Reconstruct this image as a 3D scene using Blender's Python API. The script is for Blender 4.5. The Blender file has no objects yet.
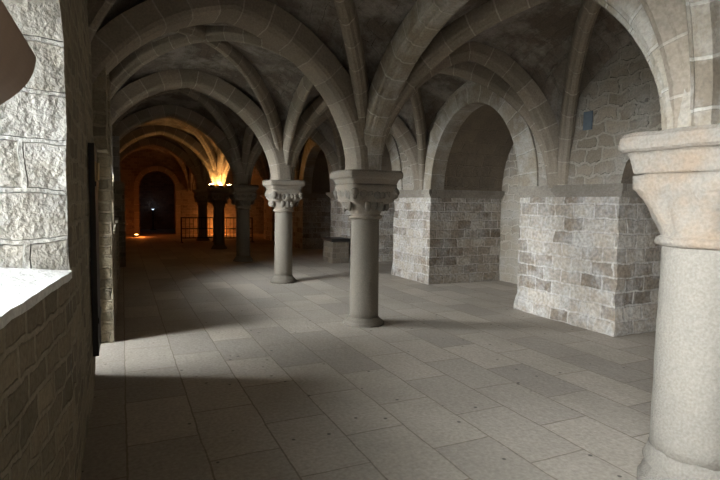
import bpy, bmesh, math, random
from mathutils import Vector, Matrix, noise
random.seed(7)
C = bpy.context.scene.collection
PI = math.pi
sc = bpy.context.scene

# ------------------------------------------------------------------ materials
def nd(nt, kind, loc=(0, 0), **kw):
    n = nt.nodes.new(kind)
    for k, v in kw.items():
        setattr(n, k, v)
    return n

def stone(name, c1, c2, mortar, bw=.45, bh=.22, ms=.012, distort=.02, bump=.5, stain=(.5, .5, .5), stain_amt=.3,
          stain_scale=.9, grain=45, rough=.92, offset=.5, bias=0.0, pits=None, pale=None, pale_amt=0.0, pale_scale=1.3, gamp=.16):
    m = bpy.data.materials.new(name); m.use_nodes = True
    nt = m.node_tree; nt.nodes.clear(); L = nt.links.new
    out = nd(nt, 'ShaderNodeOutputMaterial'); bs = nd(nt, 'ShaderNodeBsdfPrincipled')
    bs.inputs['Roughness'].default_value = rough
    bs.inputs['Specular IOR Level'].default_value = .25
    L(bs.outputs[0], out.inputs[0])
    uv = nd(nt, 'ShaderNodeUVMap'); uv.uv_map = 'UVMap'
    geo = nd(nt, 'ShaderNodeTexCoord')
    n1 = nd(nt, 'ShaderNodeTexNoise'); n1.inputs['Scale'].default_value = 4.5; n1.inputs['Detail'].default_value = 3
    L(geo.outputs['Object'], n1.inputs['Vector'])
    sub = nd(nt, 'ShaderNodeVectorMath', operation='SUBTRACT'); sub.inputs[1].default_value = (.5, .5, .5)
    L(n1.outputs['Color'], sub.inputs[0])
    scl = nd(nt, 'ShaderNodeVectorMath', operation='SCALE'); scl.inputs['Scale'].default_value = distort * 2
    L(sub.outputs[0], scl.inputs[0])
    add = nd(nt, 'ShaderNodeVectorMath', operation='ADD')
    L(uv.outputs[0], add.inputs[0]); L(scl.outputs[0], add.inputs[1])
    br = nd(nt, 'ShaderNodeTexBrick'); br.offset = offset
    br.inputs['Scale'].default_value = 1.0
    br.inputs['Brick Width'].default_value = bw; br.inputs['Row Height'].default_value = bh
    br.inputs['Mortar Size'].default_value = ms; br.inputs['Mortar Smooth'].default_value = .35
    br.inputs['Bias'].default_value = bias
    br.inputs['Color1'].default_value = (*c1, 1); br.inputs['Color2'].default_value = (*c2, 1)
    br.inputs['Mortar'].default_value = (*mortar, 1)
    L(add.outputs[0], br.inputs['Vector'])
    # broad stains, blotches
    n2 = nd(nt, 'ShaderNodeTexNoise'); n2.inputs['Scale'].default_value = stain_scale; n2.inputs['Detail'].default_value = 6
    n2.inputs['Roughness'].default_value = .65
    L(geo.outputs['Object'], n2.inputs['Vector'])
    r2 = nd(nt, 'ShaderNodeValToRGB'); r2.color_ramp.elements[0].position = .42; r2.color_ramp.elements[1].position = .66
    L(n2.outputs['Fac'], r2.inputs['Fac'])
    ml = nd(nt, 'ShaderNodeMath', operation='MULTIPLY'); ml.inputs[1].default_value = stain_amt
    L(r2.outputs['Color'], ml.inputs[0])
    mx = nd(nt, 'ShaderNodeMix', data_type='RGBA'); L(ml.outputs[0], mx.inputs['Factor'])
    L(br.outputs['Color'], mx.inputs['A']); mx.inputs['B'].default_value = (*stain, 1)
    col = mx.outputs['Result']
    if pale is not None:
        n4 = nd(nt, 'ShaderNodeTexNoise'); n4.inputs['Scale'].default_value = pale_scale; n4.inputs['Detail'].default_value = 8
        n4.inputs['Roughness'].default_value = .7
        mp4 = nd(nt, 'ShaderNodeMapping'); mp4.inputs['Location'].default_value = (7.3, 2.1, 5.5)
        L(geo.outputs['Object'], mp4.inputs['Vector']); L(mp4.outputs[0], n4.inputs['Vector'])
        r4 = nd(nt, 'ShaderNodeValToRGB'); r4.color_ramp.elements[0].position = .46; r4.color_ramp.elements[1].position = .6
        L(n4.outputs['Fac'], r4.inputs['Fac'])
        m4 = nd(nt, 'ShaderNodeMath', operation='MULTIPLY'); m4.inputs[1].default_value = pale_amt
        L(r4.outputs['Color'], m4.inputs[0])
        mx4 = nd(nt, 'ShaderNodeMix', data_type='RGBA'); L(m4.outputs[0], mx4.inputs['Factor'])
        L(col, mx4.inputs['A']); mx4.inputs['B'].default_value = (*pale, 1)
        col = mx4.outputs['Result']
    # fine grain
    n3 = nd(nt, 'ShaderNodeTexNoise'); n3.inputs['Scale'].default_value = grain; n3.inputs['Detail'].default_value = 5
    L(geo.outputs['Object'], n3.inputs['Vector'])
    mr = nd(nt, 'ShaderNodeMapRange'); mr.inputs['From Min'].default_value = .3; mr.inputs['From Max'].default_value = .7
    mr.inputs['To Min'].default_value = 1 - gamp; mr.inputs['To Max'].default_value = 1 + gamp * .9
    L(n3.outputs['Fac'], mr.inputs['Value'])
    vm = nd(nt, 'ShaderNodeVectorMath', operation='SCALE'); L(col, vm.inputs[0]); L(mr.outputs[0], vm.inputs['Scale'])
    colv = vm.outputs[0]
    if pits:
        vo = nd(nt, 'ShaderNodeTexVoronoi'); vo.inputs['Scale'].default_value = pits[0]
        L(geo.outputs['Object'], vo.inputs['Vector'])
        pr = nd(nt, 'ShaderNodeMapRange'); pr.inputs['From Min'].default_value = pits[1]; pr.inputs['From Max'].default_value = pits[1] * 1.6
        pr.inputs['To Min'].default_value = .35
        L(vo.outputs['Distance'], pr.inputs['Value'])
        vm2 = nd(nt, 'ShaderNodeVectorMath', operation='SCALE'); L(colv, vm2.inputs[0]); L(pr.outputs[0], vm2.inputs['Scale'])
        colv = vm2.outputs[0]
    L(colv, bs.inputs['Base Color'])
    # relief
    inv = nd(nt, 'ShaderNodeMath', operation='MULTIPLY'); inv.inputs[1].default_value = -1.0
    L(br.outputs['Fac'], inv.inputs[0])
    n5 = nd(nt, 'ShaderNodeTexNoise'); n5.inputs['Scale'].default_value = 11; n5.inputs['Detail'].default_value = 6
    L(geo.outputs['Object'], n5.inputs['Vector'])
    ad = nd(nt, 'ShaderNodeMath', operation='ADD'); L(inv.outputs[0], ad.inputs[0]); L(n5.outputs['Fac'], ad.inputs[1])
    g2 = nd(nt, 'ShaderNodeMath', operation='MULTIPLY'); g2.inputs[1].default_value = .35; L(n3.outputs['Fac'], g2.inputs[0])
    ad2 = nd(nt, 'ShaderNodeMath', operation='ADD'); L(ad.outputs[0], ad2.inputs[0]); L(g2.outputs[0], ad2.inputs[1])
    bp = nd(nt, 'ShaderNodeBump'); bp.inputs['Strength'].default_value = bump; bp.inputs['Distance'].default_value = .03
    L(ad2.outputs[0], bp.inputs['Height']); L(bp.outputs[0], bs.inputs['Normal'])
    return m

def plain(name, col, rough=.6, metal=0.0, emit=None, estr=0.0, grain=None):
    m = bpy.data.materials.new(name); m.use_nodes = True
    bs = m.node_tree.nodes['Principled BSDF']
    bs.inputs['Base Color'].default_value = (*col, 1); bs.inputs['Roughness'].default_value = rough
    bs.inputs['Metallic'].default_value = metal
    nt = m.node_tree
    tc = nd(nt, 'ShaderNodeTexCoord'); n = nd(nt, 'ShaderNodeTexNoise'); n.inputs['Scale'].default_value = grain or 20
    nt.links.new(tc.outputs['Object'], n.inputs['Vector'])
    mr = nd(nt, 'ShaderNodeMapRange'); mr.inputs['To Min'].default_value = .7; mr.inputs['To Max'].default_value = 1.25
    nt.links.new(n.outputs['Fac'], mr.inputs['Value'])
    vm = nd(nt, 'ShaderNodeVectorMath', operation='SCALE'); vm.inputs[0].default_value = col
    nt.links.new(mr.outputs[0], vm.inputs['Scale']); nt.links.new(vm.outputs[0], bs.inputs['Base Color'])
    if emit:
        bs.inputs['Emission Color'].default_value = (*emit, 1); bs.inputs['Emission Strength'].default_value = estr
    return m

M = {}
M['floor'] = stone('floor_slabs', (0.515, 0.447, 0.366), (0.370, 0.323, 0.270), (0.257, 0.214, 0.164), bw=.82, bh=.47, ms=.007, distort=.012,
                   bump=.22, stain=(.30, .255, .20), stain_amt=.45, stain_scale=.8, grain=35, rough=.8, pits=(5.0, .055))
M['left'] = stone('rubble_wall', (.33, .27, .18), (.18, .145, .10), (.33, .28, .20), bw=.25, bh=.125, ms=.017, distort=.05,
                  bump=1.0, stain=(.16, .14, .10), stain_amt=.5, stain_scale=1.8)
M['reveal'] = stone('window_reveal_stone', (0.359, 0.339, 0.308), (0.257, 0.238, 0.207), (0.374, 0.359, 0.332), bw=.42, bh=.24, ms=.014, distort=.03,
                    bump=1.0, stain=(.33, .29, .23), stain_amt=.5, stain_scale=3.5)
M['ledge'] = stone('ledge_stone', (.32, .285, .235), (.22, .19, .155), (.28, .25, .21), bw=.7, bh=.5, ms=.008, bump=.6, stain=(.15, .125, .10), stain_amt=.5, stain_scale=3)
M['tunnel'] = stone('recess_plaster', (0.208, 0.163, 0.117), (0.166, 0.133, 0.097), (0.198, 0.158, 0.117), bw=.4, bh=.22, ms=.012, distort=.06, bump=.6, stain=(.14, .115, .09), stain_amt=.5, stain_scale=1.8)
M['sill'] = stone('sill_stone', (.72, .70, .66), (.66, .64, .60), (.6, .58, .54), bw=.8, bh=.6, ms=.006, bump=.6, stain=(.55, .52, .47), stain_amt=.4, stain_scale=4)
M['pier'] = stone('pier_ashlar', (0.473, 0.423, 0.362), (0.134, 0.104, 0.077), (0.473, 0.432, 0.385), bw=.34, bh=.185, ms=.016, distort=.03,
                  bump=.8, stain=(.33, .245, .16), stain_amt=.45, stain_scale=3.6, grain=22, gamp=.3, bias=-.1, pale=(.50, .48, .455), pale_amt=.5, pale_scale=2.6)
M['recess'] = stone('recess_rubble', (0.229, 0.177, 0.122), (0.125, 0.099, 0.070), (0.229, 0.187, 0.140), bw=.26, bh=.14, ms=.012, distort=.045,
                    bump=.9, stain=(.22, .19, .16), stain_amt=.5, stain_scale=1.6)
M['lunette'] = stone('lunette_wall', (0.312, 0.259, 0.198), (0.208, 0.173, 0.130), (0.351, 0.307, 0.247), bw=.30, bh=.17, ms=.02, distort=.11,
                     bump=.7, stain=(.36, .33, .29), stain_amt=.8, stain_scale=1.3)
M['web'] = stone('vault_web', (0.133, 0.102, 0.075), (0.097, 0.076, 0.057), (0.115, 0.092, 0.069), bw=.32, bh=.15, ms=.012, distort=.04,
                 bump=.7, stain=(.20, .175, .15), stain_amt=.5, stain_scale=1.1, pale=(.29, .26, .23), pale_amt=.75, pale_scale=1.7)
M['rib'] = stone('rib_voussoirs', (0.281, 0.231, 0.176), (0.187, 0.153, 0.113), (0.364, 0.315, 0.252), bw=.34, bh=3.0, ms=.011, distort=.012,
                 bump=.5, stain=(.20, .17, .14), stain_amt=.45, stain_scale=2.5, offset=0)
M['arch'] = stone('arch_voussoirs', (0.300, 0.253, 0.190), (0.187, 0.150, 0.110), (0.374, 0.332, 0.272), bw=.30, bh=3.0, ms=.014, distort=.02,
                  bump=.6, stain=(.50, .48, .45), stain_amt=.55, stain_scale=2.6, offset=0)
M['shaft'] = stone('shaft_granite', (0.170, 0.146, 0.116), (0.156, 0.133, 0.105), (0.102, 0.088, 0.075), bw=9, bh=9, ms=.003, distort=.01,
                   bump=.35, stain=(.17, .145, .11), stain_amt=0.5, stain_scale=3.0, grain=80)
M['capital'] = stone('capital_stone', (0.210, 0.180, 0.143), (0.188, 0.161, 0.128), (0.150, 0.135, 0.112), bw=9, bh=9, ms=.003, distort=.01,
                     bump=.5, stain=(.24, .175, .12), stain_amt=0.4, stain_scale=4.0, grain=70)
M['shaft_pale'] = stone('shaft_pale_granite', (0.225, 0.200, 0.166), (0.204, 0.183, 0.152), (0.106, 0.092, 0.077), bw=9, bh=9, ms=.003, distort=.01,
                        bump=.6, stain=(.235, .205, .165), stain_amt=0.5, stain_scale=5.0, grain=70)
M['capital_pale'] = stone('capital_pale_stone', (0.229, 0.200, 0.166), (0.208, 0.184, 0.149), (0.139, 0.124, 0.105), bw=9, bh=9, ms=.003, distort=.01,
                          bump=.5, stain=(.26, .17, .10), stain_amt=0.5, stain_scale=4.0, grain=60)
M['ground'] = plain('terrace_gravel', (.15, .15, .125), .95)
M['roof'] = plain('roof_boards', (.2, .18, .16), .9)
M['dark_wood'] = plain('dark_wood', (.022, .018, .015), .55, grain=8)
M['iron'] = plain('black_iron', (.02, .02, .02), .5, .6)
M['corbel'] = plain('brown_corbel', (.30, .21, .155), .85, grain=9)
M['plaque'] = plain('slate_plaque', (.10, .125, .15), .5)
M['brass'] = plain('worn_brass', (.45, .33, .18), .35, .9)
M['orange_lamp'] = plain('orange_lamp_lens', (.9, .5, .2), .4, emit=(1.0, .55, .18), estr=40)
M['red_lamp'] = plain('red_lamp_lens', (.9, .3, .1), .4, emit=(1.0, .30, .06), estr=8)
M['blue_lamp'] = plain('pale_lamp_lens', (.7, .8, .9), .4, emit=(.6, .75, 1.0), estr=1.2)

# ------------------------------------------------------------------ mesh helpers
class MB:
    def __init__(s):
        s.v, s.f, s.uv, s.mi = [], [], [], []
    def vert(s, p):
        s.v.append(Vector(p)); return len(s.v) - 1
    def face(s, idx, uvs=None, mi=0):
        s.f.append(tuple(idx)); s.uv.append(uvs); s.mi.append(mi)
    def poly(s, pts, uvs=None, mi=0):
        s.face([s.vert(p) for p in pts], uvs, mi)
    def grid(s, rows, uvrows=None, closed=False, mi=0):
        n = len(rows[0]); ids = [[s.vert(p) for p in r] for r in rows]
        for i in range(len(rows) - 1):
            for j in range(n if closed else n - 1):
                k = (j + 1) % n
                u = None
                if uvrows:
                    k2 = j + 1
                    u = [uvrows[i][j], uvrows[i][k2], uvrows[i + 1][k2], uvrows[i + 1][j]]
                s.face([ids[i][j], ids[i][k], ids[i + 1][k], ids[i + 1][j]], u, mi)
        return ids
    def box(s, lo, hi, mi=0):
        x0, y0, z0 = lo; x1, y1, z1 = hi
        P = [(x0, y0, z0), (x1, y0, z0), (x1, y1, z0), (x0, y1, z0), (x0, y0, z1), (x1, y0, z1), (x1, y1, z1), (x0, y1, z1)]
        b = [s.vert(p) for p in P]
        for q in ((3, 2, 1, 0), (4, 5, 6, 7), (0, 1, 5, 4), (1, 2, 6, 5), (2, 3, 7, 6), (3, 0, 4, 7)):
            s.face([b[i] for i in q], None, mi)
    def tube(s, a, b, r, n=10, mi=0):
        a, b = Vector(a), Vector(b); d = (b - a).normalized()
        e1 = d.orthogonal().normalized(); e2 = d.cross(e1)
        r1 = [a + r * (math.cos(2 * PI * k / n) * e1 + math.sin(2 * PI * k / n) * e2) for k in range(n)]
        r2 = [p + (b - a) for p in r1]
        ids = s.grid([r1, r2], None, True, mi)
        s.face(ids[0][::-1], None, mi); s.face(ids[1], None, mi)
    def lathe(s, c, prof, n=40):
        rows = []
        for r, z in prof:
            rows.append([(c[0] + r * math.cos(2 * PI * k / n), c[1] + r * math.sin(2 * PI * k / n), c[2] + z) for k in range(n)])
        uvr = [[(2 * PI * k / n * .25, z) for k in range(n + 1)] for r, z in prof]
        ids = s.grid(rows, uvr, True)
        s.face(ids[0][::-1]); s.face(ids[-1])

def box_uv(me):
    uvl = me.uv_layers.get('UVMap') or me.uv_layers.new(name='UVMap')
    for p in me.polygons:
        n = p.normal; a = [abs(n.x), abs(n.y), abs(n.z)]; k = a.index(max(a))
        for li in p.loop_indices:
            co = me.vertices[me.loops[li].vertex_index].co
            uvl.data[li].uv = ((co.y, co.z), (co.x, co.z), (co.y, co.x))[k]

def tag(o, label=None, cat=None, group=None, kind=None):
    if label: o['label'] = label
    if cat: o['category'] = cat
    if group: o['group'] = group
    if kind: o['kind'] = kind
    return o

def finish(me, bm_ops=None):
    bm = bmesh.new(); bm.from_mesh(me)
    if bm_ops: bm_ops(bm)
    bmesh.ops.recalc_face_normals(bm, faces=bm.faces)
    bm.to_mesh(me); bm.free()

def build(name, mb, mats, parent=None, smooth=False, uv='box', cut=0.0, rough=0.0, rscale=3.0, merge=True, bevel=0.0, loc=None, recalc=True):
    """link ONE mesh object; cut = longest edge after subdivision, rough = noise displacement in metres"""
    me = bpy.data.meshes.new(name)
    me.from_pydata([tuple(v) for v in mb.v], [], mb.f)
    if not isinstance(mats, (list, tuple)): mats = [mats]
    for m in mats: me.materials.append(m)
    for p, mi in zip(me.polygons, mb.mi): p.material_index = mi
    if uv == 'mesh':
        uvl = me.uv_layers.new(name='UVMap')
        for p, us in zip(me.polygons, mb.uv):
            for k, li in enumerate(p.loop_indices):
                uvl.data[li].uv = us[k] if us else (0, 0)
    bm = bmesh.new(); bm.from_mesh(me)
    if merge: bmesh.ops.remove_doubles(bm, verts=bm.verts, dist=1e-4)
    if bevel: bmesh.ops.bevel(bm, geom=list(bm.edges), offset=bevel, segments=2, affect='EDGES', profile=.6)
    if cut:
        for _ in range(9):
            es = [e for e in bm.edges if e.calc_length() > cut]
            if not es: break
            bmesh.ops.subdivide_edges(bm, edges=es, cuts=1, use_grid_fill=True)
        bmesh.ops.triangulate(bm, faces=[f for f in bm.faces if len(f.verts) > 4])
    if recalc: bmesh.ops.recalc_face_normals(bm, faces=bm.faces)
    bm.to_mesh(me); bm.free()
    if uv == 'box': box_uv(me)
    if rough:
        for v in me.vertices:
            p = v.co * rscale
            d = noise.noise_vector(p) + .5 * noise.noise_vector(p * 2.7)
            v.co += d * rough
    if smooth:
        for p in me.polygons: p.use_smooth = True
    me.update()
    if loc is not None:
        lv = Vector(loc)
        for v in me.vertices: v.co -= lv
    o = bpy.data.objects.new(name, me); C.objects.link(o)
    if parent is not None:
        o.parent = parent
    elif loc is not None:
        o.location = loc
    return o

def empty(name, loc):
    o = bpy.data.objects.new(name, None); C.objects.link(o); o.location = loc; o.empty_display_size = .2
    return o

# ------------------------------------------------------------------ plan  (X = across the hall, Y = along it)
ROW = 2.98
LEFT = -.25            # inner face of the window wall
RIGHT = 5.62           # face of the masonry piers
BACK = 7.40            # back of the recesses
ZAB = 2.06             # top of the abaci
UC = [-6.4, -2.3, 1.84, 6.35, 10.25, 14.15, 18.0, 21.9, 26.0]
UL = [-6.4, -2.6, .75, 6.10, 10.10, 14.10, 18.0, 21.9, 26.0]
UR = [-6.4, -2.6, 1.30, 5.57, 9.30, 13.60, 17.6, 21.7, 26.0]
XL, XR = -.66, 5.70
END = 26.0
REAR = -6.4
TOP = 4.75
ZI = 1.82              # springing of the recess arches
ZW = ZI + .10

# ------------------------------------------------------------------ vault
def shape(q):
    q = min(1.0, abs(q))
    return .86 * math.sqrt(max(0, 1 - q * q)) + .14 * (1 - q)

class Bay:
    def __init__(s, c00, c10, c01, c11, zs0, zs1, zc, zt, zl):
        s.c = (c00, c10, c01, c11); s.zs = (zs0, zs1); s.zc, s.zt, s.zl = zc, zt, zl
    def xy(s, x, y):
        a, b = (x + 1) / 2, (y + 1) / 2
        c00, c10, c01, c11 = [Vector(p) for p in s.c]
        return (c00 * (1 - a) + c10 * a) * (1 - b) + (c01 * (1 - a) + c11 * a) * b
    def z(s, x, y):
        a = (x + 1) / 2
        z0 = s.zs[0] * (1 - a) + s.zs[1] * a
        m = max(abs(x), abs(y))
        if m < 1e-6: return s.zc
        zd = z0 + (s.zc - z0) * math.sqrt(max(0, 1 - m * m))
        if abs(y) >= abs(x): q, ap = x / abs(y), s.zt
        else: q, ap = y / abs(x), s.zl
        zr = s.zc + (ap - s.zc) * m
        return zd + (zr - zd) * shape(q)
    def p(s, x, y):
        h = s.xy(x, y); return Vector((h.x, h.y, s.z(x, y)))

bays = {}
for i in range(len(UC) - 1):
    bays['L', i] = Bay((XL, UL[i]), (ROW, UC[i]), (XL, UL[i + 1]), (ROW, UC[i + 1]), ZAB, ZAB, 4.20, 3.96, 3.86)
    bays['R', i] = Bay((ROW, UC[i]), (XR, UR[i]), (ROW, UC[i + 1]), (XR, UR[i + 1]), ZAB, 1.84, 4.02, 3.80, 3.86)

ceil = MB()
N, K = 14, 12
for key, b in bays.items():
    for side in range(4):
        rows, uvr = [], []
        for i in range(N + 1):
            m = math.sin(.5 * PI * i / N)
            row, ur = [], []
            for j in range(-K, K + 1):
                q = math.sin(.5 * PI * j / K)
                x, y = [(m * q, m), (m * q, -m), (m, m * q), (-m, m * q)][side]
                P = b.p(x, y); row.append(P)
                d, e_ = (P.y, P.x) if side < 2 else (P.x, P.y)
                ur.append((d, e_ * 1.25 + P.z * .4))
            rows.append(row); uvr.append(ur)
        ceil.grid(rows, uvr)
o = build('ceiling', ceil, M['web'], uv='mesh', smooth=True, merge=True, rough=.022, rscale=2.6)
tag(o, kind='structure')

NEAR_SECT = [(-.105, -.05), (-.105, .12), (-.09, .155), (-.045, .20), (.045, .20), (.09, .155), (.105, .12), (.105, -.05)]
RIB_SECT = [(-.09, -.05), (-.09, .10), (-.08, .125), (-.062, .14), (-.04, .19), (0, .208), (.04, .19), (.062, .14), (.08, .125), (.09, .10), (.09, -.05)]
ARCH_SECT = [(-.15, -.06), (-.15, .16), (-.135, .19), (-.10, .205), (-.09, .235), (-.06, .25), (0, .252), (.06, .25), (.09, .235), (.10, .205), (.135, .19), (.15, .16), (.15, -.06)]
BAND_SECT = [(-.24, -.06), (-.24, .15), (-.22, .19), (-.16, .225), (0, .235), (.16, .225), (.22, .19), (.24, .15), (.24, -.06)]

def sweep(pts, sect, name, mat, parent=None, rough=.006):
    """carry a section along a curve lying in a vertical plane; sect = (sideways, towards the inside of the curve)"""
    n = len(pts)
    h = pts[-1] - pts[0]; h.z = 0; h.normalize()
    side = Vector((0, 0, 1)).cross(h)
    mb = MB(); rows, uvr = [], []
    acc = 0
    per = [0]
    for a, b in zip(sect, sect[1:]): per.append(per[-1] + math.hypot(b[0] - a[0], b[1] - a[1]))
    for i, p in enumerate(pts):
        t = (pts[min(i + 1, n - 1)] - pts[max(i - 1, 0)]).normalized()
        inn = side.cross(t).normalized()
        if inn.z > 0 and abs(inn.z) > .05: inn = -inn
        if abs(inn.z) <= .05:
            mid = pts[n // 2] - p; mid.z = 0
            if inn.dot(mid) < 0: inn = -inn
        if i: acc += (p - pts[i - 1]).length
        rows.append([p + side * w + inn * d for w, d in sect]); uvr.append([(acc, v + .3) for v in per])
    ids = mb.grid(rows, uvr)
    mb.face(ids[0][::-1]); mb.face(ids[-1])
    return build(name, mb, mat, parent=parent, uv='mesh', smooth=False, rough=rough, rscale=5, merge=False, cut=0)

def curve_samples(fn, keep, n=44):
    pts = []
    for i in range(n + 1):
        t = math.sin(.5 * PI * (2 * i / n - 1)) * .9995
        P = fn(t)
        if keep(P): pts.append(P)
    # the springing stones come down onto the abacus
    for k, e in ((0, 1), (-1, -1)):
        if abs(pts[k].x - ROW) < .25:
            q = pts[k].copy(); q.z = ZAB - .01
        elif pts[k].x > XR - .1:
            q = pts[k].copy(); q.z = ZW - .01
        else: continue
        if k == 0: pts.insert(0, q)
        else: pts.append(q)
    return pts

COLN = {2: 'big front column', 3: 'tall middle column', 4: 'second free column', 5: 'dim third column', 6: 'lamp-lit far column', 7: 'farthest column'}
keepL = lambda P: P.x > LEFT - .32 and P.y < END - .02
keepR = lambda P: P.x < XR + .05 and P.y < END - .02
RIBS = {}
def rib(kind, key, fn, keep, sect, mat, label, cat, group):
    pts = curve_samples(fn, keep)
    if len(pts) < 4: return
    o = sweep(pts, sect, kind, mat)
    tag(o, label, cat, group); RIBS[key] = o

SKIP = {('L', 5, 1), ('L', 6, 1), ('L', 7, 1), ('R', 7, 0)}
bayname = {2: 'nearest vault bay', 3: 'second vault bay', 4: 'third vault bay', 5: 'fourth vault bay', 6: 'fifth vault bay', 7: 'last vault bay'}
rib('transverse_arch', ('TL', 1), lambda t: bays['L', 1].p(t, 1), keepL, RIB_SECT, M['arch'],
    'transverse arch rising from the big front column at the top right corner', 'arch', 'transverse arches')
for i in range(2, 8):
    bL, bR = bays['L', i], bays['R', i]
    far = {2: 'middle column', 3: 'second free column', 4: 'dim third column', 5: 'lamp-lit far column', 6: 'farthest column', 7: 'end wall'}[i]
    near = {2: 'big front column', 3: 'middle column', 4: 'second free column', 5: 'dim third column', 6: 'lamp-lit far column', 7: 'farthest column'}[i]
    specs = []
    specs.append(('diagonal_rib', ('L', i, 0), lambda t, b=bL: b.p(t, t), keepL, RIB_SECT, M['rib'],
                  f'diagonal vault rib over the window-side aisle, landing on the {far}', 'vault rib', 'diagonal ribs of the vault'))
    specs.append(('diagonal_rib', ('L', i, 1), lambda t, b=bL: b.p(t, -t), keepL, RIB_SECT, M['rib'],
                  f'diagonal vault rib over the window-side aisle, rising from the {near}', 'vault rib', 'diagonal ribs of the vault'))
    specs.append(('diagonal_rib', ('R', i, 0), lambda t, b=bR: b.p(t, t), keepR, RIB_SECT, M['rib'],
                  f'diagonal vault rib over the pier-side aisle, rising from the {near}', 'vault rib', 'diagonal ribs of the vault'))
    specs.append(('diagonal_rib', ('R', i, 1), lambda t, b=bR: b.p(t, -t), keepR, RIB_SECT, M['rib'],
                  f'diagonal vault rib over the pier-side aisle, landing on the {far}', 'vault rib', 'diagonal ribs of the vault'))
    specs.append(('arcade_arch', ('A', i), lambda t, b=bL: b.p(1, t), keepL, RIB_SECT if i > 2 else ARCH_SECT, M['arch'] if i == 2 else M['rib'],
                  f'stone arcade arch spanning from the {near} to the {far}', 'arch', 'arcade arches between columns'))
    if i < 7:
        specs.append(('transverse_arch', ('TL', i), lambda t, b=bL: b.p(t, 1), keepL, BAND_SECT, M['rib'],
                      f'broad transverse arch from the window wall across to the {far}', 'arch', 'transverse arches'))
        specs.append(('transverse_arch', ('TR', i), lambda t, b=bR: b.p(t, 1), keepR, RIB_SECT, M['rib'],
                      f'transverse arch from the {far} across to the right-hand piers', 'arch', 'transverse arches'))
    for sp in specs:
        if sp[1] not in SKIP: rib(*sp)

# ------------------------------------------------------------------ floor, roof, outside ground
mb = MB()
mb.poly([(-1.6, REAR - .3, 0), (BACK + .2, REAR - .3, 0), (BACK + .2, END + 4.5, 0), (-1.6, END + 4.5, 0)],
        [(REAR, -1.6), (REAR, BACK), (END + 4.5, BACK), (END + 4.5, -1.6)])
o = build('floor', mb, M['floor'], uv='box', recalc=False); tag(o, kind='structure')
mb = MB(); mb.box((-1.0, REAR - .3, TOP), (BACK + .3, END + 4.6, TOP + .25))
o = build('ceiling_slab', mb, M['roof']); tag(o, kind='structure')
mb = MB(); mb.poly([(-40, -30, -.25), (-1.0, -30, -.25), (-1.0, 50, -.25), (-40, 50, -.25)])
o = build('ground', mb, M['ground'], recalc=False); tag(o, kind='structure')

# ------------------------------------------------------------------ window wall (left)
TH = 1.0
class Opening:
    def __init__(s, u0, u1, o0, o1, zs, zso, zh, zho, arch):
        s.u0, s.u1, s.o0, s.o1, s.zs, s.zso, s.zh, s.zho, s.arch = u0, u1, o0, o1, zs, zso, zh, zho, arch
    def loop(s, inner=True, n=16):
        a, b = (s.u0, s.u1) if inner else (s.o0, s.o1)
        zs, zh = (s.zs, s.zh) if inner else (s.zso, s.zho)
        if not s.arch: return [(a, zs), (b, zs), (b, zh), (a, zh)], (a, b, zs)
        r = (b - a) / 2; zspr = zh - r * s.arch
        pts = [(b, zspr)] + [((a + b) / 2 + r * math.cos(PI * k / n), zspr + r * s.arch * math.sin(PI * k / n)) for k in range(1, n)] + [(a, zspr)]
        return [(a, zs), (b, zs)] + pts, (a, b, zs)

OPEN = [Opening(-5.3, -3.7, -5.0, -4.0, 1.27, 1.45, 3.1, 2.8, .8),
        Opening(-2.2, .3, -1.8, .1, 1.27, 1.43, 3.15, 2.95, .8),
        Opening(1.30, 3.0, 1.50, 2.62, 1.26, 1.42, 3.1, 2.8, .8),
        Opening(5.36, 6.50, 5.42, 6.44, 0.0, 0.0, 2.10, 2.10, 0),
        Opening(7.55, 9.80, 7.85, 9.55, 1.27, 1.43, 3.15, 2.95, .8),
        Opening(10.5, 12.0, 10.8, 11.4, 1.27, 1.45, 2.8, 2.45, .8)]
w = MB(); rv = MB()
def wallface(w, X, ops, inner, u_start, u_end):
    u = u_start
    for op in ops:
        pts, (a, b, zs) = op.loop(inner)
        w.poly([(X, u, 0), (X, a, 0), (X, a, TOP), (X, u, TOP)])
        if zs > 0: w.poly([(X, a, 0), (X, b, 0), (X, b, zs), (X, a, zs)])
        top = pts[2:]            # from b side to a side
        for p, q in zip(top, top[1:]):
            w.poly([(X, q[0], q[1]), (X, p[0], p[1]), (X, p[0], TOP), (X, q[0], TOP)])
        u = b
    w.poly([(X, u, 0), (X, u_end, 0), (X, u_end, TOP), (X, u, TOP)])
wallface(w, LEFT, OPEN, True, REAR - .3, END + .3)
wallface(w, LEFT - TH, OPEN, False, REAR - .3, END + .3)
for op in OPEN:
    pi_, _ = op.loop(True); po, _ = op.loop(False)
    n = len(pi_)
    for k in range(n):
        a, b, c, d = pi_[k], pi_[(k + 1) % n], po[(k + 1) % n], po[k]
        if k == 0 and op.zs == 0: continue
        for s in range(4):
            f0, f1 = s / 4, (s + 1) / 4
            L_ = lambda p, q, f: (LEFT - TH * f, p[0] + (q[0] - p[0]) * f, p[1] + (q[1] - p[1]) * f)
            w.poly([L_(a, d, f0), L_(b, c, f0), L_(b, c, f1), L_(a, d, f1)], None, 1)
o = build('wall_left', w, [M['left'], M['reveal']], cut=.16, rough=.010, rscale=6, smooth=False); tag(o, kind='structure')
def bend(o):            # the wall runs slightly outwards towards the viewer
    for v in o.data.vertices: v.co.x -=   .105 * min(2.0, max(0.0, 3.0 - v.co.y))
bend(o)

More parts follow.
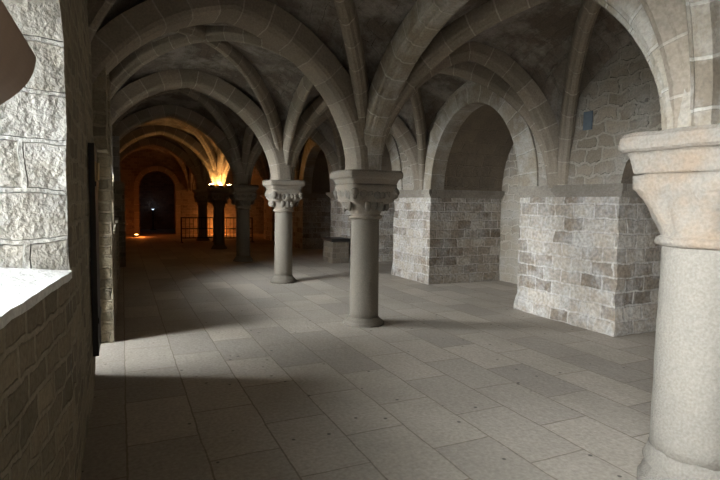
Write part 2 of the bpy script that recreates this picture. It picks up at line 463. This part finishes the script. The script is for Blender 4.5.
# stone sills lie on the wall: one slab for the nearest window (the only one in view)
def sill(op, label):
    mb = MB(); f = LEFT + .012
    mb.grid([[(f, a, op.zs - .02), (f, a, op.zs + .018), (LEFT - TH, b, op.zso + .018), (LEFT - TH, b, op.zso - .02)] for a, b in ((op.u0, op.o0), (op.u1, op.o1))], None, True)
    mb.face([0, 1, 2, 3]); mb.face([7, 6, 5, 4])
    o = build('window_sill', mb, M['sill'], cut=.12, rough=.006, rscale=8)
    bend(o); tag(o, label, 'window sill')
sill(OPEN[2], 'sloping pale stone sill of the bright window at the left edge')

# pilasters on the window wall
def pilaster(u0, u1, out_low, out_up, label, hung=False):
    e = empty('wall_pilaster', (LEFT, (u0 + u1) / 2, 0))
    c = Vector(e.location); zb = 2.14 if hung else ZAB
    if not hung:
        m = MB(); m.box((LEFT - .02, u0, 0), (out_low, u1, ZAB - .12)); build('pilaster_shaft', m, M['left'], e, cut=.14, rough=.010, rscale=6, loc=c)
        m = MB(); m.box((LEFT - .02, u0 - .015, ZAB - .12), (out_low + .015, u1 + .015, ZAB)); build('impost', m, M['left'], e, cut=.12, rough=.006, rscale=6, loc=c)
    else:
        zb = 2.14
    m = MB(); m.box((LEFT - .02, u0, zb), (out_up, u1, 3.12)); build('arch_springer', m, M['left'] if hung else M['reveal'], e, cut=.14, rough=.009, rscale=6, loc=c)  # springers that are not hung get paler stone, standing in for light on their edge
    tag(e, label, 'pilaster', 'pilasters of the window wall')
pilaster(5.92, 6.36, .01, -.125, 'brown masonry pilaster high on the left wall above the side doorway', True)
pilaster(9.85, 10.4, -.135, -.14, 'window-wall pilaster opposite the second free column, upper edge coloured pale as if lit')
pilaster(13.7, 15.0, .06, -.03, 'window-wall pilaster opposite the dim third column, upper edge coloured pale like a lit line')
mb = MB(); mb.box((LEFT - .02, 6.52, 0), (-.11, 7.5, 3.05)); mb.box((LEFT - .02, 7.5, 0), (-.10, 9.85, 1.20)); mb.box((LEFT - .02, 10.4, 0), (-.08, 13.7, 1.20))
o = build('wall_left_base', mb, M['left'], cut=.15, rough=.010, rscale=6, merge=False); tag(o, kind='structure')
mb = MB()  # unseen blocks added outside the windows to keep daylight from spreading
for ua, ub, dp in ((.9, 1.62, .5), (7.1, 7.85, .6), (9.55, 10.78, 1.1), (11.42, 12.3, .8)): mb.box((LEFT - TH - dp, ua, -.3), (LEFT - TH, ub, TOP))
o = build('wall_light_baffle', mb, M['left'], merge=False); tag(o, kind='structure')
# unseen masonry added outside the side doorway to dim and narrow its light
mb = MB(); x1, x0 = LEFT - TH, LEFT - TH - 1.0
mb.box((x0, 5.12, -.1), (x1, 5.75, 2.5)); mb.box((x0, 6.44, -.1), (x1, 6.74, 2.5)); mb.box((x0, 5.75, 1.92), (x1, 6.44, 2.5)); mb.box((x0, 5.75, -.2), (x1, 6.44, -.005))
o = build('wall_door_baffle', mb, M['left'], merge=False); tag(o, kind='structure')

# brown impost stone at the near jamb of the first window
mb = MB()
prof = [(LEFT - .05, 1.80), (LEFT - .03, 1.83), (LEFT + .02, 1.868), (LEFT + .05, 1.90), (LEFT + .066, 1.93), (LEFT + .073, 1.962),
        (LEFT + .068, 1.975), (LEFT + .04, 2.02), (LEFT + .0, 2.075), (LEFT - .05, 2.145)]
pp = []
for k in range(len(prof) - 1):
    p0, p1, p2, p3 = [Vector(prof[min(max(q, 0), len(prof) - 1)]) for q in (k - 1, k, k + 1, k + 2)]
    for f in (0, .25, .5, .75):
        pp.append(tuple(.5 * (2 * p1 + (p2 - p0) * f + (2 * p0 - 5 * p1 + 4 * p2 - p3) * f * f + (3 * p1 - p0 - 3 * p2 + p3) * f ** 3)))
prof = [(x + (.006 if x > LEFT - .02 else 0), z) for x, z in pp + [prof[-1]]]
rows = [[(x, y, z) for x, z in prof] for y in (1.0, 1.12, 1.26, 1.40)]
ids = mb.grid(rows); mb.face(ids[0]); mb.face(ids[-1][::-1])
o = build('stone_corbel', mb, M['corbel'], smooth=False)
tag(o, 'smooth brown rounded corbel jutting in at the left edge before the bright window', 'corbel')

# plank door folded back on the wall
e = empty('plank_door', (LEFT, 5.1, .33)); c = Vector(e.location)
mb = MB()
for k in range(4):
    mb.box((LEFT + .008, 4.80 + k * .135, .33), (LEFT + .052, 4.80 + k * .135 + .131, 2.10))
build('door_leaf', mb, M['dark_wood'], e, loc=c, merge=False)
for z in (.6, 1.75):
    mb = MB(); mb.box((LEFT + .052, 4.82, z), (LEFT + .060, 5.32, z + .05)); build('strap_hinge', mb, M['iron'], e, loc=c)
mb = MB(); mb.tube((LEFT + .075, 4.83, 1.80), (LEFT + .075, 4.83, 1.94), .012); mb.box((LEFT + .052, 4.815, 1.79), (LEFT + .064, 4.845, 1.95))
tag(build('door_handle', mb, M['brass'], e, loc=c), 'worn brass pull handle')
tag(e, 'narrow black plank door folded back flat against the left wall', 'door')

# ------------------------------------------------------------------ columns
def sup(th, h, n):
    return h / ((abs(math.cos(th)) ** n + abs(math.sin(th)) ** n) ** (1 / n))

def loft(mb, c, rings, n=64, leaf=0, leafn=8, zrange=None):
    rows, uvr = [], []
    for h, ex, z in rings:
        row = []
        for k in range(n):
            th = 2 * PI * k / n
            r = sup(th, h, ex)
            if leaf and zrange and zrange[0] < z < zrange[1]:
                g = math.sin(PI * (z - zrange[0]) / (zrange[1] - zrange[0]))
                r += leaf * g * (abs(math.cos(leafn / 2 * th)) * 2 - 1)
            row.append((c[0] + r * math.cos(th), c[1] + r * math.sin(th), c[2] + z))
        rows.append(row); uvr.append([(k * .03, z) for k in range(n + 1)])
    ids = mb.grid(rows, uvr, True)
    mb.face(ids[0][::-1]); mb.face(ids[-1])

def blob(mb, c, r, sx=1, sy=1, sz=1, n=10, m=6):
    rows = []
    for i in range(m + 1):
        f = PI * i / m
        rows.append([(c[0] + r * sx * math.sin(f) * math.cos(2 * PI * k / n), c[1] + r * sy * math.sin(f) * math.sin(2 * PI * k / n), c[2] + r * sz * math.cos(f)) for k in range(n)])
    mb.grid(rows, None, True)

def column(u, label, r=.195, a=.365, carved=True, pale=False, base=(.10, .30), zb=1.885):
    e = empty('stone_column', (ROW, u, 0)); c = (ROW, u, 0); ev = Vector(c)
    sh, cp = (M['shaft_pale'], M['capital_pale']) if pale else (M['shaft'], M['capital'])
    bh, br = base
    m = MB(); m.lathe(c, [(br + .03, 0), (br + .03, bh * .35), (br + .005, bh * .42), (br + .01, bh * .6), (br - .01, bh * .8), (r + .03, bh), (r + .012, bh * 1.25), (r, bh * 1.5)], 48)
    build('base', m, sh, e, smooth=True, uv='mesh', rough=.006, rscale=7, loc=ev)
    m = MB()
    zs = [bh * 1.4 + (1.44 - bh * 1.4) * k / 16 for k in range(17)]
    m.lathe(c, [(r * (1.0 - .05 * k / 16), z) for k, z in enumerate(zs)], 48)
    build('shaft', m, sh, e, smooth=True, uv='mesh', rough=.004, rscale=6, loc=ev)
    m = MB()
    t = a - .062
    H = zb - 1.822
    prof = [(r - .005, 2, 1.425), (r + .022, 2, 1.437), (r + .028, 2, 1.455), (r + .02, 2, 1.475), (r - .002, 2, 1.485)]
    steps = 14
    for k in range(steps + 1):
        f = k / steps
        hgt = 1.49 + (.235 + H) * f
        if carved:
            fl = .30 * f / .45 if f < .45 else (.30 + .55 * (f - .45) / .12 if f < .57 else .85 + .15 * (f - .57) / .43)
            prof.append((r + .002 + (t - r) * fl, 2 + (1.2 * f if f < .5 else 4.5 * f), hgt))
        else:
            prof.append((r + .002 + (t - r) * f ** 2.1, 2 + 5 * f ** 1.6, hgt))
    prof += [(t + .008, 9, 1.735 + H), (t + .010, 9, 1.815 + H), (t - .01, 9, zb)]
    loft(m, c, prof, 72, leaf=.017 if carved else .010, leafn=8 if carved else 12, zrange=(1.49, 1.74 + H))
    if carved:
        rr = random.Random(int(u * 10))
        for sx in (-1, 1):
            for sy in (-1, 1):          # worn heads at the corners
                blob(m, (c[0] + sx * (t - .035), c[1] + sy * (t - .035), 1.715 + H), .064, 1, 1, 1.0)
                blob(m, (c[0] + sx * (t - .03), c[1] + sy * (t - .03), 1.665 + H), .04, 1, 1, 1.1)
        for sx, sy in ((1, 0), (-1, 0), (0, 1), (0, -1)):
            for q in (-.16, -.08, 0, .08, .16):   # carved foliage on the faces
                blob(m, (c[0] + sx * (t - .012) + abs(sy) * (q + rr.uniform(-.015, .015)), c[1] + sy * (t - .012) + abs(sx) * (q + rr.uniform(-.015, .015)), 1.70 + H + rr.uniform(-.025, .02)),
                     rr.uniform(.045, .06), 1 - .55 * abs(sx), 1 - .55 * abs(sy), rr.uniform(.9, 1.5))
            for q in (-.09, .0, .09):         # long leaves below
                blob(m, (c[0] + sx * (r + .075) + abs(sy) * q, c[1] + sy * (r + .075) + abs(sx) * q, 1.60 + rr.uniform(-.01, .01)), .05, 1 - .4 * abs(sx), 1 - .4 * abs(sy), 1.5)
    build('capital', m, cp, e, smooth=True, uv='mesh', rough=.010 if carved else .007, rscale=9, merge=False, loc=ev)
    m = MB()
    loft(m, c, [(t - .005, 12, zb), (t + .004, 12, zb + .01), (a - .04, 12, 1.94), (a - .03, 12, 1.952), (a - .012, 14, 1.957), (a, 14, 1.97), (a + .003, 14, 2.0), (a, 14, 2.035), (a - .02, 14, ZAB)], 96)
    build('abacus', m, cp, e, smooth=False, uv='mesh', rough=.005, rscale=7, merge=False, loc=ev)
    tag(e, label, 'column', 'columns of the central row')
    return e
column(UC[2], 'large pale granite column cut off by the right edge', r=.225, a=.345, carved=False, pale=True, base=(.17, .245), zb=1.83)
column(UC[3], 'stone column with carved capital standing alone in the middle of the floor', r=.197, a=.385, base=(.07, .25))
column(UC[4], 'smaller column with carved capital, next one behind the middle column', r=.182, a=.36, base=(.10, .24))
column(UC[5], 'dim column in half-dark, left of the second free column', r=.185, a=.36, base=(.10, .24))
column(UC[6], 'dark far column with the glowing lamp on its capital', r=.187, a=.36, base=(.10, .24))
column(UC[7], 'farthest column near the end wall, behind the lamp-lit one', r=.187, a=.36, base=(.10, .24))

# ------------------------------------------------------------------ right side: piers, recess arches, back wall
PIERS = [(-5.2, -3.4), (-.9, .6), (4.54, 6.34), (8.91, 10.45), (12.9, 14.4), (17.0, 18.4), (21.0, 22.4)]
PLAB = {2: 'big pale masonry pier behind the front column', 3: 'pale masonry pier just right of the middle column',
        4: 'lit masonry pier edge seen left of the middle column', 5: 'far dark masonry pier in the shadow right of the second column', 6: 'farthest dark masonry pier by the end wall'}
def pier(u0, u1, label):
    e = empty('masonry_pier', (RIGHT, (u0 + u1) / 2, 0)); c = Vector(e.location)
    m = MB()
    n = 14
    # body: the lower courses jut a little, the arrises are broken by missing stones
    prof = [0, .10, .28, .48, .68, .88, 1.08, 1.28, 1.48, ZI - .06]
    rows = []
    for k, z in enumerate(prof):
        j = random.uniform(-.025, .012); j2 = random.uniform(-.02, .012); f = random.uniform(-.008, .008)
        if z < .2: j, j2, f = .02, .02, .02
        rows.append([(RIGHT - f, u0 - j2, z), (RIGHT - f, u1 + j, z), (BACK, u1 + j * .3, z), (BACK, u0 - j2 * .3, z)])
    ids = m.grid(rows, None, True); m.face(ids[0]); m.face(ids[-1])
    build('pier_body', m, M['pier'], e, cut=.12, rough=.014, rscale=5, loc=c)
    m = MB()
    for z0, z1, g in ((ZI - .06, ZI - .03, .025), (ZI - .03, ZI + .01, .055), (ZI + .01, ZI + .10, .10)):
        m.box((RIGHT - g, u0 - g, z0), (BACK, u1 + g, z1))
    build('string_course', m, M['ledge'], e, cut=.14, rough=.006, rscale=6, merge=False, loc=c)
    if label: tag(e, label, 'pier', 'masonry piers on the right')
    return e
for k, (a, b) in enumerate(PIERS):
    if k >= 2: pier(a, b, PLAB[k])

w = MB()
spans = [(REAR - .3, PIERS[2][0])] if False else []
edges = []
openings = []
for (a0, a1), (b0, b1) in zip(PIERS[2:], PIERS[3:]): openings.append((a1, b0))
openings = [(.6, 4.54)] + openings + [(22.4, 25.6)]
def arch_pts(a, b, rise, n=24, grow=0.0):
    c, r = (a + b) / 2, (b - a) / 2 + grow
    return [(c + r * math.cos(PI * k / n), ZW + (rise + grow * .68) * (1.0 * math.sin(PI * k / n))) for k in range(n + 1)]
u = REAR - .3
def rise_of(a, b): return .95 if b - a > 3 else min(1.5, (b - a) / 2 * 1.2)
for a, b in openings:
    w.poly([(RIGHT, u, ZW), (RIGHT, a, ZW), (RIGHT, a, TOP), (RIGHT, u, TOP)])
    pts = arch_pts(a, b, rise_of(a, b))
    for p, q in zip(pts, pts[1:]):
        w.poly([(RIGHT, p[0], p[1]), (RIGHT, q[0], q[1]), (RIGHT, q[0], TOP), (RIGHT, p[0], TOP)])
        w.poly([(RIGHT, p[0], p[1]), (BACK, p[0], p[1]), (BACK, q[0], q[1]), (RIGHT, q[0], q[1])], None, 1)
    u = b
w.poly([(RIGHT, u, ZW), (RIGHT, END + .3, ZW), (RIGHT, END + .3, TOP), (RIGHT, u, TOP)])
w.poly([(RIGHT, REAR - .3, 0), (RIGHT, .6, 0), (RIGHT, .6, ZW), (RIGHT, REAR - .3, ZW)])
w.poly([(RIGHT, .6, 0), (BACK, .6, 0), (BACK, .6, ZW), (RIGHT, .6, ZW)])
w.poly([(RIGHT, 25.6, 0), (RIGHT, END + .3, 0), (RIGHT, END + .3, ZW), (RIGHT, 25.6, ZW)])
w.poly([(RIGHT, 25.6, 0), (BACK, 25.6, 0), (BACK, 25.6, ZW), (RIGHT, 25.6, ZW)])
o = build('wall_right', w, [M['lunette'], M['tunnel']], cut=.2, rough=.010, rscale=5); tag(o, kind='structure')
mb = MB(); mb.box((BACK, REAR - .3, 0), (BACK + .25, END + .3, TOP))
o = build('wall_back', mb, M['lunette'], cut=.3, rough=.008, rscale=4); tag(o, kind='structure')

# arch rings on the face of the recesses
RL = {1: 'pale arch ring over the lit recess right of the middle column', 0: 'arch ring over the nearest recess, behind the front column',
      2: 'pale arch ring over the recess between middle column and second column', 3: 'dim arch ring over a far recess in the shadow', 4: 'dim arch ring over the farthest shadowed recess'}
for k, (a, b) in enumerate(openings[:4]):
    if k == 0: continue
    R0 = arch_pts(a, b, rise_of(a, b), 30); R1 = arch_pts(a, b, rise_of(a, b), 30, .40)
    mb = MB(); rows, uvr = [], []
    acc = 0
    for i, (p, q) in enumerate(zip(R0, R1)):
        if i: acc += math.hypot(p[0] - R0[i - 1][0], p[1] - R0[i - 1][1])
        pin = (p[0] + (((a + b) / 2) - p[0]) * .015, p[1] - .012)
        rows.append([(RIGHT + .30, pin[0], pin[1]), (RIGHT - .02, pin[0], pin[1]), (RIGHT - .035, p[0] * .92 + q[0] * .08, p[1] * .92 + q[1] * .08), (RIGHT - .035, q[0], q[1]), (RIGHT + .05, q[0], q[1])])
        uvr.append([(acc, .3), (acc, .6), (acc, .63), (acc, .86), (acc, .95)])
    ids = mb.grid(rows, uvr); mb.face(ids[0]); mb.face(ids[-1])
    o = build('recess_arch', mb, M['arch'], uv='mesh', rough=.006, rscale=6, merge=False)
    tag(o, RL[k], 'arch', 'arches over the wall recesses')

# slate plaque on the lunette wall
PX, PU, PZ = RIGHT - .005, 5.08, 2.76
mb = MB(); mb.box((PX - .02, PU - .07, PZ - .12), (PX, PU + .07, PZ + .12))
o = build('wall_plaque', mb, M['plaque'], bevel=.004)
tag(o, 'small slate-blue plaque high on the wall above the big pale pier', 'plaque')

# ------------------------------------------------------------------ end walls, passage beyond the doorway
w = MB()
D0, D1, DS, DR = .72, 2.30, 2.15, .82
def arch2(n=18):
    c, r = (D0 + D1) / 2, (D1 - D0) / 2
    return [(c + r * math.cos(PI * k / n), DS + DR * math.sin(PI * k / n)) for k in range(n + 1)]
w.poly([(-1, END, 0), (D0, END, 0), (D0, END, TOP), (-1, END, TOP)])
w.poly([(D1, END, 0), (BACK + .2, END, 0), (BACK + .2, END, TOP), (D1, END, TOP)])
ap = arch2()
for p, q in zip(ap, ap[1:]):
    w.poly([(p[0], END, p[1]), (q[0], END, q[1]), (q[0], END, TOP), (p[0], END, TOP)])
    w.poly([(p[0], END, p[1]), (p[0], END + .5, p[1]), (q[0], END + .5, q[1]), (q[0], END, q[1])])
for x in (D0, D1): w.poly([(x, END, 0), (x, END + .5, 0), (x, END + .5, DS), (x, END, DS)])
o = build('wall_far', w, M['recess'], cut=.3, rough=.008, rscale=4); tag(o, kind='structure')
mb = MB()
x0, x1, y0, y1, h = D0 - .6, D1 + .6, END + .12, END + 4.4, 3.3
for q in ([(x0, y0, 0), (x0, y1, 0), (x0, y1, h), (x0, y0, h)], [(x1, y0, 0), (x1, y1, 0), (x1, y1, h), (x1, y0, h)],
          [(x0, y1, 0), (x1, y1, 0), (x1, y1, h), (x0, y1, h)], [(x0, y0, h), (x1, y0, h), (x1, y1, h), (x0, y1, h)],
          [(x0, y0, 0), (D0, y0, 0), (D0, y0, h), (x0, y0, h)], [(D1, y0, 0), (x1, y0, 0), (x1, y0, h), (D1, y0, h)],
          *[[(p[0], y0, p[1]), (q_[0], y0, q_[1]), (q_[0], y0, h), (p[0], y0, h)] for p, q_ in zip(ap, ap[1:])]):
    mb.poly(q)
o = build('wall_passage', mb, M['recess']); tag(o, kind='structure')
mb = MB()
for lo, hi in (((-1.4, END + .12, 3.32), (BACK + .3, END + .5, TOP)), ((-1.4, END + .12, -.1), (x0, END + .5, 3.32)), ((x1, END + .12, -.1), (BACK + .3, END + .5, 3.32))): mb.box(lo, hi)
o = build('wall_far_core', mb, M['recess'], merge=False); tag(o, kind='structure')
mb = MB(); mb.box((-1, REAR - .3, 0), (BACK + .2, REAR, TOP))
o = build('wall_rear', mb, M['lunette']); tag(o, kind='structure')

# arch moulding round the far doorway
mb = MB(); rows, uvr = [], []
path = [(D1, 0)] + [(D1, .5 * k) for k in range(1, 5)] + arch2() + [(D0, .5 * k) for k in range(4, -1, -1)]
acc = 0; cx = (D0 + D1) / 2
for i, (x, z) in enumerate(path):
    if i: acc += math.hypot(x - path[i - 1][0], z - path[i - 1][1])
    d = Vector((x - cx, max(0, z - DS))).normalized() if z > DS else Vector((math.copysign(1, x - cx), 0))
    xo, zo = x + d.x * .22, z + d.y * .22
    rows.append([(x, END + .1, z), (x, END - .05, z), (xo, END - .05, zo), (xo, END + .05, zo)]); uvr.append([(acc, .3), (acc, .45), (acc, .67), (acc, .77)])
ids = mb.grid(rows, uvr); mb.face(ids[0]); mb.face(ids[-1])
o = build('door_surround', mb, M['rib'], uv='mesh', rough=.005, rscale=6, merge=False)
tag(o, 'round-arched stone surround of the dark doorway in the far end wall', 'doorway')

# ------------------------------------------------------------------ far lamps and barriers
def lamp(name, loc, size, lens, label, cat):
    e = empty(name, loc); x, y, z = loc; c = Vector(loc)
    m = MB(); m.box((x - size * .6, y - size * .35, z), (x + size * .6, y + size * .35, z + size * .18)); build('lamp_base', m, M['iron'], e, loc=c)
    m = MB(); m.lathe((x, y, z + size * .18), [(size * .32, 0), (size * .5, size * .25), (size * .5, size * .42)], 20); build('lamp_body', m, M['iron'], e, loc=c)
    m = MB(); m.lathe((x, y, z + size * .60), [(size * .46, 0), (size * .46, size * .03), (size * .3, size * .10)], 20)
    tag(build('lamp_lens', m, lens, e, loc=c), 'glowing lens')
    tag(e, label, cat)
    return e
ue = UC[6]
LAMPS = [((ROW - .29, ue - .29, ZAB + .005), 'left end of the glowing orange uplighters on the dark far capital'),
         ((ROW + .0, ue - .31, ZAB + .005), 'middle one of the glowing orange uplighters on the dark far capital'),
         ((ROW + .29, ue - .29, ZAB + .005), 'right end of the glowing orange uplighters on the dark far capital')]
for l, lab in LAMPS: tag(lamp('uplighter', l, .15, M['orange_lamp'], lab, 'lamp'), group='uplighters on the far capital')
lamp('floor_lamp', (.55, 24.6, .0), .16, M['red_lamp'], 'low red-orange floor lamp near the dark far doorway', 'lamp')
lamp('floor_lamp', (4.2, 25.35, .0), .16, M['orange_lamp'], 'orange floor lamp behind the far barrier, lighting the end wall', 'lamp')
lamp('wall_lamp', (1.5, END + 4.0, 1.02), .12, M['blue_lamp'], 'tiny bluish light inside the dark far doorway', 'lamp')
e = empty('lamp_stand', (1.5, END + 4.0, 0)); c = Vector(e.location)
m = MB(); m.box((1.35, END + 3.9, 0), (1.65, END + 4.1, .05)); build('stand_foot', m, M['iron'], e, loc=c)
m = MB(); m.tube((1.5, END + 4, .05), (1.5, END + 4, 1.015), .03); build('stand_pole', m, M['iron'], e, loc=c)
m = MB(); m.box((1.40, END + 3.94, 1.0), (1.60, END + 4.06, 1.018)); build('stand_plate', m, M['iron'], e, loc=c)
tag(e, 'slim dark stand under the bluish light beyond the far doorway', 'stand')

def barrier(x0, x1, y, h, label, nb):
    e = empty('metal_barrier', ((x0 + x1) / 2, y, 0)); c = Vector(e.location)
    for x in (x0, x1):
        m = MB(); m.tube((x, y, 0), (x, y, h), .028); build('post', m, M['iron'], e, loc=c)
        m = MB(); m.box((x - .05, y - .2, 0), (x + .05, y + .2, .03)); build('foot', m, M['iron'], e, loc=c)
    for z in (h - .02, h * .55, .18):
        m = MB(); m.tube((x0, y, z), (x1, y, z), .022); build('rail', m, M['iron'], e, loc=c)
    for k in range(1, nb):
        x = x0 + (x1 - x0) * k / nb
        m = MB(); m.tube((x, y, .18), (x, y, h - .02), .011, 6); build('baluster', m, M['iron'], e, loc=c)
    tag(e, label, 'barrier', 'metal barriers at the far end')
barrier(2.05, 3.25, 20.9, .98, 'black metal barrier left of and behind the lamp-lit column', 8)
barrier(3.4, 4.7, 20.6, .98, 'black metal barrier right of the lamp-lit column, before orange wall', 9)

# low stone block by the third pier
e = empty('stone_block', (5.3, 13.2, 0)); c = Vector(e.location)
m = MB(); m.box((5.08, 12.85, 0), (5.55, 13.55, .30)); build('lower_course', m, M['recess'], e, cut=.12, rough=.006, rscale=7, loc=c)
m = MB(); m.box((5.09, 12.86, .30), (5.55, 13.54, .58)); build('upper_course', m, M['recess'], e, cut=.12, rough=.006, rscale=7, loc=c)
m = MB(); m.box((5.05, 12.82, .58), (5.58, 13.58, .66)); tag(build('cap', m, M['dark_wood'], e, bevel=.006, loc=c), 'dark wooden cap')
tag(e, 'low block of two stone courses under a dark cap, left of the middle column', 'block')

# ------------------------------------------------------------------ light
wd = bpy.data.worlds.new('sky'); sc.world = wd; wd.use_nodes = True
nt = wd.node_tree; bg = nt.nodes['Background']
tc = nd(nt, 'ShaderNodeTexCoord'); sx = nd(nt, 'ShaderNodeSeparateXYZ'); nt.links.new(tc.outputs['Generated'], sx.inputs[0])
rp = nd(nt, 'ShaderNodeValToRGB')              # bright misty horizon, duller overcast above
el = rp.color_ramp.elements
el[0].position = 0.0; el[0].color = (.88, .95, 1, 1)
el[1].position = .80; el[1].color = (.07, .085, .10, 1)
e1 = el.new(.50); e1.color = (.87, .945, 1, 1)
e2 = el.new(.60); e2.color = (.15, .17, .19, 1)
nt.links.new(sx.outputs['Z'], rp.inputs['Fac']); nt.links.new(rp.outputs[0], bg.inputs[0])
bg.inputs[1].default_value = 14.5

for op in OPEN:
    l = bpy.data.lights.new('daylight_portal', 'AREA'); l.shape = 'RECTANGLE'
    l.cycles.is_portal = True
    zs, zh = op.zso, op.zho
    l.size = (op.o1 - op.o0) * 1.1; l.size_y = (zh - zs) * 1.05
    ob = bpy.data.objects.new('daylight_portal', l); C.objects.link(ob)
    ob.location = (LEFT - TH - (1.03 if zs == 0 else .03), (op.o0 + op.o1) / 2, (zs + zh) / 2)
    d = Vector((1, 0, 0)); ob.rotation_euler = d.to_track_quat('-Z', 'Z').to_euler()
    # portal local Y must be vertical
    ob.rotation_euler = Matrix(((0, 0, -1), (-1, 0, 0), (0, 1, 0))).to_euler()

def point(loc, col, power, r=.05):
    l = bpy.data.lights.new('lamp_light', 'POINT'); l.color = col; l.energy = power; l.shadow_soft_size = r
    ob = bpy.data.objects.new('lamp_light', l); C.objects.link(ob); ob.location = loc
for (l, lab), p in zip(LAMPS, (.7, 1.0, .7)):
    point((l[0], l[1], l[2] + .13), (1.0, .42, .10), p, .03)
point((.72, 24.4, .16), (1.0, .24, .04), 3, .05)
point((4.2, 25.48, .30), (1.0, .28, .05), 9, .05)
point((1.5, END + 3.85, 1.15), (.6, .75, 1.0), .08, .04)

# ------------------------------------------------------------------ camera and view
cam = bpy.data.cameras.new('camera'); cam.sensor_width = 36; cam.lens = 26.0; cam.clip_start = .02; cam.clip_end = 200
co = bpy.data.objects.new('camera', cam); C.objects.link(co)
yaw, pitch, roll = math.radians(24.6), math.radians(4.18), math.radians(.8)
fwd = Vector((math.sin(yaw) * math.cos(pitch), math.cos(yaw) * math.cos(pitch), -math.sin(pitch)))
co.matrix_world = Matrix.Translation((0, 0, 1.65)) @ fwd.to_track_quat('-Z', 'Y').to_matrix().to_4x4() @ Matrix.Rotation(roll, 4, 'Z')
sc.camera = co
sc.view_settings.view_transform = 'Standard'; sc.view_settings.look = 'None'
sc.view_settings.gamma = 1.0; sc.view_settings.use_curve_mapping = False
sc.view_settings.exposure = 2.5
sc.cycles.max_bounces = 10; sc.cycles.diffuse_bounces = 6
sc.cycles.use_denoising = True
sc.cycles.sample_clamp_indirect = 2.5
